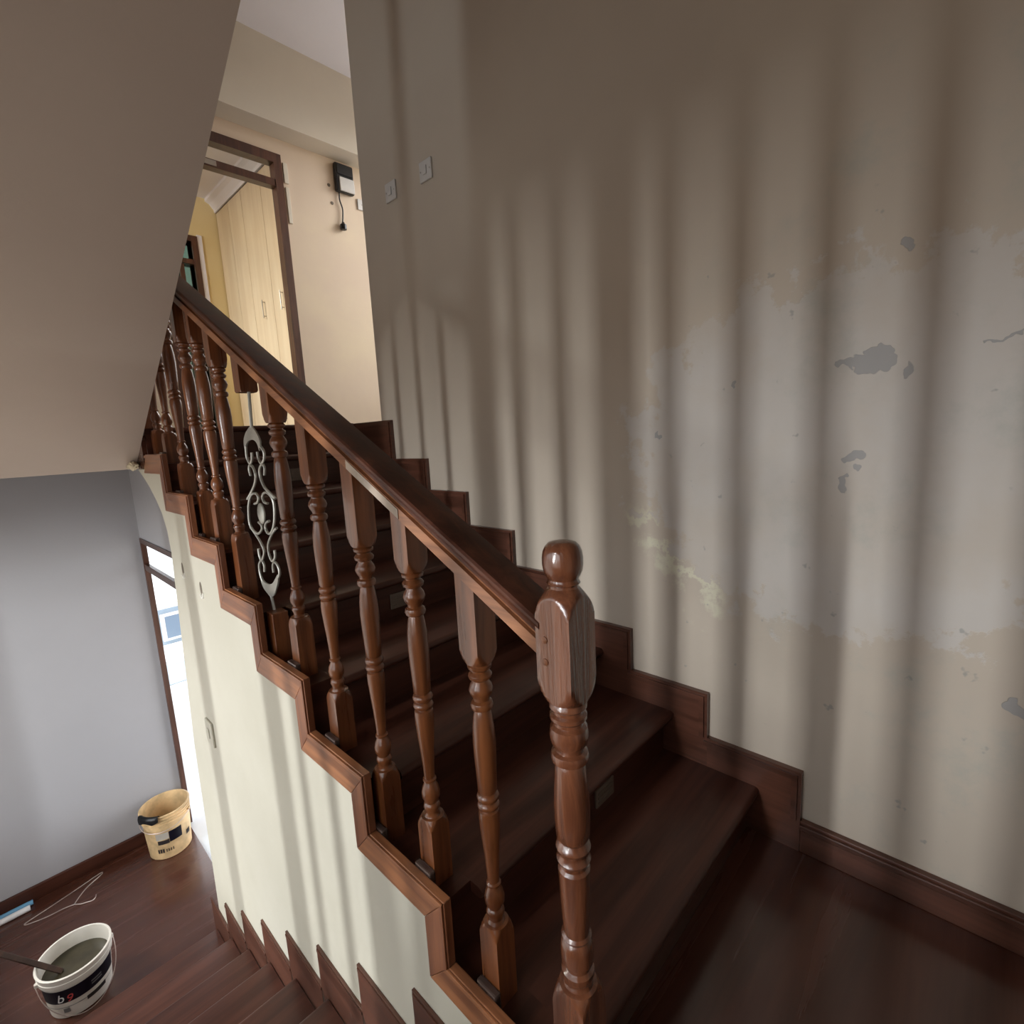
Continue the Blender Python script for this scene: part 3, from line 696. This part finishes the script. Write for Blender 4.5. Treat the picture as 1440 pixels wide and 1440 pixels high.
def bucket(name, label, cx, cy, z0, rb, rt, h, mat, ribs, liquid=None, lmat=None, group=None, collar=None):
    t = thing(name, label, 'bucket', (cx, cy, z0), group)
    def rad(f): return rb+(rt-rb)*f
    rows = [(z0, rb-.006), (z0+.006, rb)]
    rows += [(z0+h*f, rad(f)) for f in (.2, .4, .6, .78)]
    for f in ribs: rows += [(z0+h*(f-.014), rad(f)), (z0+h*(f-.012), rad(f)+.006), (z0+h*(f+.012), rad(f)+.006), (z0+h*(f+.014), rad(f)+.001)]
    if collar: rows += [(z0+h*collar, rad(collar)), (z0+h*(collar+.004), rad(collar)+.007), (z0+h*(collar+.10), rad(collar+.1)+.007), (z0+h*(collar+.105), rad(collar+.1)+.005), (z0+h*(collar+.12), rad(collar+.12)+.005), (z0+h*.97, rad(.97)+.006)]
    rows += [(z0+h*.975, rad(.97)+(.006 if collar else .002)), (z0+h*.978, rt+.007), (z0+h*.995, rt+.007), (z0+h, rt+.004), (z0+h, rt-.002), (z0+h*.97, rt-.004)]
    rows += [(z0+h*f, rad(f)-.004) for f in (.8, .5, .2)] + [(z0+.008, rb-.005)]
    part('body', lathe(rows, cx, cy, 48), mat, t, 35)
    if liquid:
        zl = z0+h*liquid; part('liquid', lathe([(zl-.002, rad(liquid)-.0045), (zl, rad(liquid)-.0045)], cx, cy, 48), lmat, t)
    return t, rad
toward = math.atan2(-.5149-2.743, -1.5947+1.613)           # towards the landing
bcx, bcy = -1.613, 2.743
def lo(x, y): return (-1.613+(x+1.612)*1.0612, 2.743+(y-2.555)*1.0612)
t, rad = bucket('paint_bucket', 'white paint bucket with dark label band and murky water at the stair foot', bcx, bcy, LZ, .125, .1465, .25, 'plastic_white', (), .70, 'dirty_water', collar=.77)
a0, a1 = toward-1.35, toward+1.25
lb = part('label_band', arc_patch(bcx, bcy, LZ+.100, LZ+.178, rad(.40), rad(.712), a0, a1, 30, .0012), 'label_dark', t)
part('label_line', arc_patch(bcx, bcy, LZ+.070, LZ+.074, rad(.29), rad(.31), a0, a1, 30, .0012), 'label_grey', t)
part('label_badge', arc_patch(bcx, bcy, LZ+.040, LZ+.066, rad(.17), rad(.28), toward-.62, toward-.42, 6, .0014), 'label_grey', t)
part('label_brown', arc_patch(bcx, bcy, LZ+.055, LZ+.078, rad(.22), rad(.31), toward+.1, toward+.75, 12, .0016), 'print_dark', t)
text_on(bcx, bcy, rad(.55), LZ+.130, toward-.62, 'b', .062, 'print_white', t, .0024, .2)
text_on(bcx, bcy, rad(.53), LZ+.122, toward-.36, '9', .055, 'print_red', t, .0024, .2)
for q in range(2):
    part('print_line', arc_patch(bcx, bcy, LZ+.124+q*.014, LZ+.132+q*.014, rad(.55), rad(.58), toward+.28, toward+.62, 8, .0022), 'label_grey', t)
ha = toward-1.45
ha2 = ha+math.pi
pts = []
for k in range(13):
    f = k/12; an = ha+(ha2-ha)*f
    pts.append((bcx+.157*math.cos(an), bcy+.157*math.sin(an), LZ+.200-.18*math.sin(math.pi*f)))
part('wire_handle', tube(pts, .0022, 6, n=3), 'metal_wire', t, 60)
for an in (ha, ha2): part('handle_lug', lathe([(LZ+.192, .010), (LZ+.209, .010)], bcx+.150*math.cos(an), bcy+.150*math.sin(an), 12), 'plastic_white', t)
# stirring stick leaning in the bucket
pa, pb = Vector((-1.668, 2.746, LZ+.177)), Vector((-1.905, 2.858, LZ+.430))
dv = pb-pa
bm = bx(-.011, .011, 0, dv.length, -.007, .007, .002)
rot = Vector((0, 1, 0)).rotation_difference(dv.normalized()).to_matrix().to_4x4()
bmesh.ops.transform(bm, matrix=Matrix.Translation(pa) @ rot, verts=bm.verts[:])
tag(part('stirring_stick', bm, 'wood_stick'), 'brown wooden stick resting across the rim of the white bucket', 'stick')

fcx, fcy = -1.036, 3.523
t, rad = bucket('paint_bucket', 'stained cream bucket with square dark label standing by the patio door', fcx, fcy, LZ, .124, .142, .334, 'plastic_stained', (.80, .86, .92))
tw = math.atan2(-.5149-fcy, -1.5947-fcx)
part('label_square', arc_patch(fcx, fcy, LZ+.125, LZ+.205, rad(.40), rad(.65), tw-.02, tw+.55, 10, .0012), 'label_dark', t)
part('label_strip', arc_patch(fcx, fcy, LZ+.120, LZ+.150, rad(.38), rad(.48), tw-.55, tw-.04, 10, .0012), 'print_dark', t)
part('label_panel', arc_patch(fcx, fcy, LZ+.155, LZ+.205, rad(.49), rad(.65), tw-.60, tw-.04, 10, .0010), 'plastic_white', t)
part('label_spot', arc_patch(fcx, fcy, LZ+.10, LZ+.135, rad(.32), rad(.43), tw+.80, tw+1.05, 6, .0012), 'print_dark', t)
for q in range(3): part('print_line', arc_patch(fcx, fcy, LZ+.055, LZ+.085, rad(.18), rad(.27), tw-.62+q*.11, tw-.54+q*.11, 4, .0012), 'print_dark', t)
for q in range(4): part('print_line', arc_patch(fcx, fcy, LZ+.058, LZ+.080, rad(.18), rad(.25), tw-.24+q*.10, tw-.20+q*.10, 4, .0012), 'print_dark', t)
pts = []
ha = tw+1.1
for k in range(13):
    f = k/12; an = ha-math.pi*f
    pts.append((fcx+.152*math.cos(an), fcy+.152*math.sin(an), LZ+.270-.045*math.sin(math.pi*f)))
part('wire_handle', tube(pts, .0022, 6, n=3), 'metal_wire', t, 60)
for an in (ha, ha-math.pi): part('handle_lug', lathe([(LZ+.262, .010), (LZ+.278, .010)], fcx+.145*math.cos(an), fcy+.145*math.sin(an), 12), 'plastic_stained', t)
# dark rag over the rim
bm = bmesh.new(); nx, ny = 9, 9; grid = []
for i in range(nx):
    row = []
    for j in range(ny):
        an = tw-1.25+(i/(nx-1))*.95; f = j/(ny-1)
        path = [(.163, -.028), (.160, -.008), (.153, .008), (.143, .010), (.132, .004), (.122, -.012), (.112, -.030), (.104, -.046), (.098, -.060)][j]
        wob = .004*math.sin(i*1.9+j*.7)
        rr = path[0]+abs(wob); zz = LZ+.334+path[1]*(1+.3*math.sin(i*1.3)) if path[1] < 0 else LZ+.334+path[1]+abs(wob)
        row.append(bm.verts.new((fcx+rr*math.cos(an), fcy+rr*math.sin(an), zz)))
    grid.append(row)
for i in range(nx-1):
    for j in range(ny-1): bm.faces.new((grid[i][j], grid[i+1][j], grid[i+1][j+1], grid[i][j+1]))
bmesh.ops.solidify(bm, geom=bm.faces[:], thickness=.004)
tag(part('rag', bm, 'plastic_black', None, 60), 'black rag draped over the rim of the cream bucket', 'rag')

zh = LZ+.0045
hook = [(-1.571, 3.221), (-1.545, 3.195), (-1.515, 3.180), (-1.495, 3.172), (-1.480, 3.185), (-1.474, 3.205)]
pts = [(-1.571, 3.221), (-1.62, 3.235), (-1.69, 3.24), (-1.765, 3.262), (-1.783, 3.277), (-1.765, 3.288), (-1.66, 3.315), (-1.54, 3.350), (-1.435, 3.382), (-1.420, 3.376), (-1.432, 3.362), (-1.49, 3.325), (-1.53, 3.285), (-1.565, 3.235), (-1.571, 3.221)]
t = thing('wire_hanger', 'thin wire clothes hanger lying on the lower hall floor', 'hanger', (-1.6, 3.52, LZ))
part('shoulder_wire', tube([(*lo(x, y), zh) for x, y in pts], .0032, 6, n=5), 'metal_wire', t, 60)
part('hook', tube([(*lo(x, y), zh) for x, y in hook], .0032, 6, n=5), 'metal_wire', t, 60)
for nm, mt, lab, pa, pb, rr in (('plastic_rod', 'rod_blue', 'blue plastic rod lying against the skirting of the grey wall', (-1.745, 3.667), (-2.12, 3.672), .015), ('plastic_rod', 'rod_white', 'white plastic rod lying beside the blue rod', (-1.760, 3.622), (-2.12, 3.626), .017)):
    t = thing(nm, lab, 'rod', (-1.9, pa[1], LZ), 'rods by the grey wall')
    part('shaft', tube([(pa[0]-.02, pa[1], LZ+rr+.0005), (pb[0], pb[1], LZ+rr+.0005)], rr, 14, smooth=False), mt, t, 40)
    part('end_cap', tube([(pa[0], pa[1], LZ+rr+.0005), (pa[0]-.02, pa[1], LZ+rr+.0005)], rr*.98, 14, smooth=False), mt, t, 40)

# ------------------------------------------------------------------ bedroom cupboards
for i in range(5):
    y0 = 3.97+i*.0; 
ya_ = [3.97, 4.43, 4.93, 5.43, 5.93, 6.19]
for i, (a, b_) in enumerate(((3.97, 4.43), (4.43, 5.43), (5.43, 6.19))):
    lab = ('pale wood cupboard unit nearest the bedroom doorway', 'pale wood cupboard unit with a pair of metal bar handles', 'pale wood cupboard unit at the yellow wall')[i]
    t = thing('cupboard', lab, 'cupboard', (1.0, (a+b_)/2, FZ), 'built-in bedroom cupboards')
    part('body', bx(.762, 1.295, a+.001, b_-.001, FZ, 3.985), 'wood_cupboard', t)
    cuts = [a, (a+b_)/2, b_] if i else [a, b_]
    for q, (c0, c1) in enumerate(zip(cuts, cuts[1:])):
        dr = part('door', bx(.738, .7605, c0+.003, c1-.003, FZ+.06, 3.98, .002), 'wood_cupboard', t)
        if i == 1: hy = c1-.24 if q == 0 else c0+.21
        elif i == 2: hy = c1-.05 if q == 0 else c0+.05
        else: hy = c1-.05
        if i == 2: continue
        bm = tube([(.7375, hy, 2.66), (.710, hy, 2.66)], .005, 8, smooth=False); tube([(.7375, hy, 2.80), (.710, hy, 2.80)], .005, 8, bm, False); tube([(.710, hy, 2.64), (.710, hy, 2.82)], .0055, 8, bm, False)
        part('handle', bm, 'metal_handle', dr)

# ------------------------------------------------------------------ outside the lower door
t = thing('garden_building', 'low bluish outbuilding with a window beyond the patio', 'building', (1.2, 8.1, LZ))
part('wall', bx(-.5, 4.0, 8.0, 8.3, LZ-.012, -.90), 'facade_blue', t)
part('coping', bx(-.55, 4.0, 7.94, 8.36, -.90, -.82, .01), 'wall_outside', t)
wf = part('window_frame', bx(-.10, .45, 7.96, 7.9995, -1.38, -.98, .004), 'wall_outside', t)
part('pane', bx(-.05, .40, 7.95, 7.9595, -1.34, -1.02), 'facade_dark', wf)
tag(part('kerb', bx(-.6, 4.0, 7.25, 7.9, LZ-.012, LZ+.02, .01), 'wall_outside'), 'white masonry kerb before the outbuilding', 'kerb')
tag(part('rubber_mat', bx(-.55, 3.0, 6.45, 7.15, LZ-.0118, LZ-.004, .002), 'facade_blue'), 'pale blue mat lying on the patio tiles', 'mat')
tag(part('boundary_wall', bx(-2, 9, 15.6, 15.9, LZ-.012, 2.6, .02), 'wall_outside'), 'white boundary wall at the far side of the patio', 'wall')
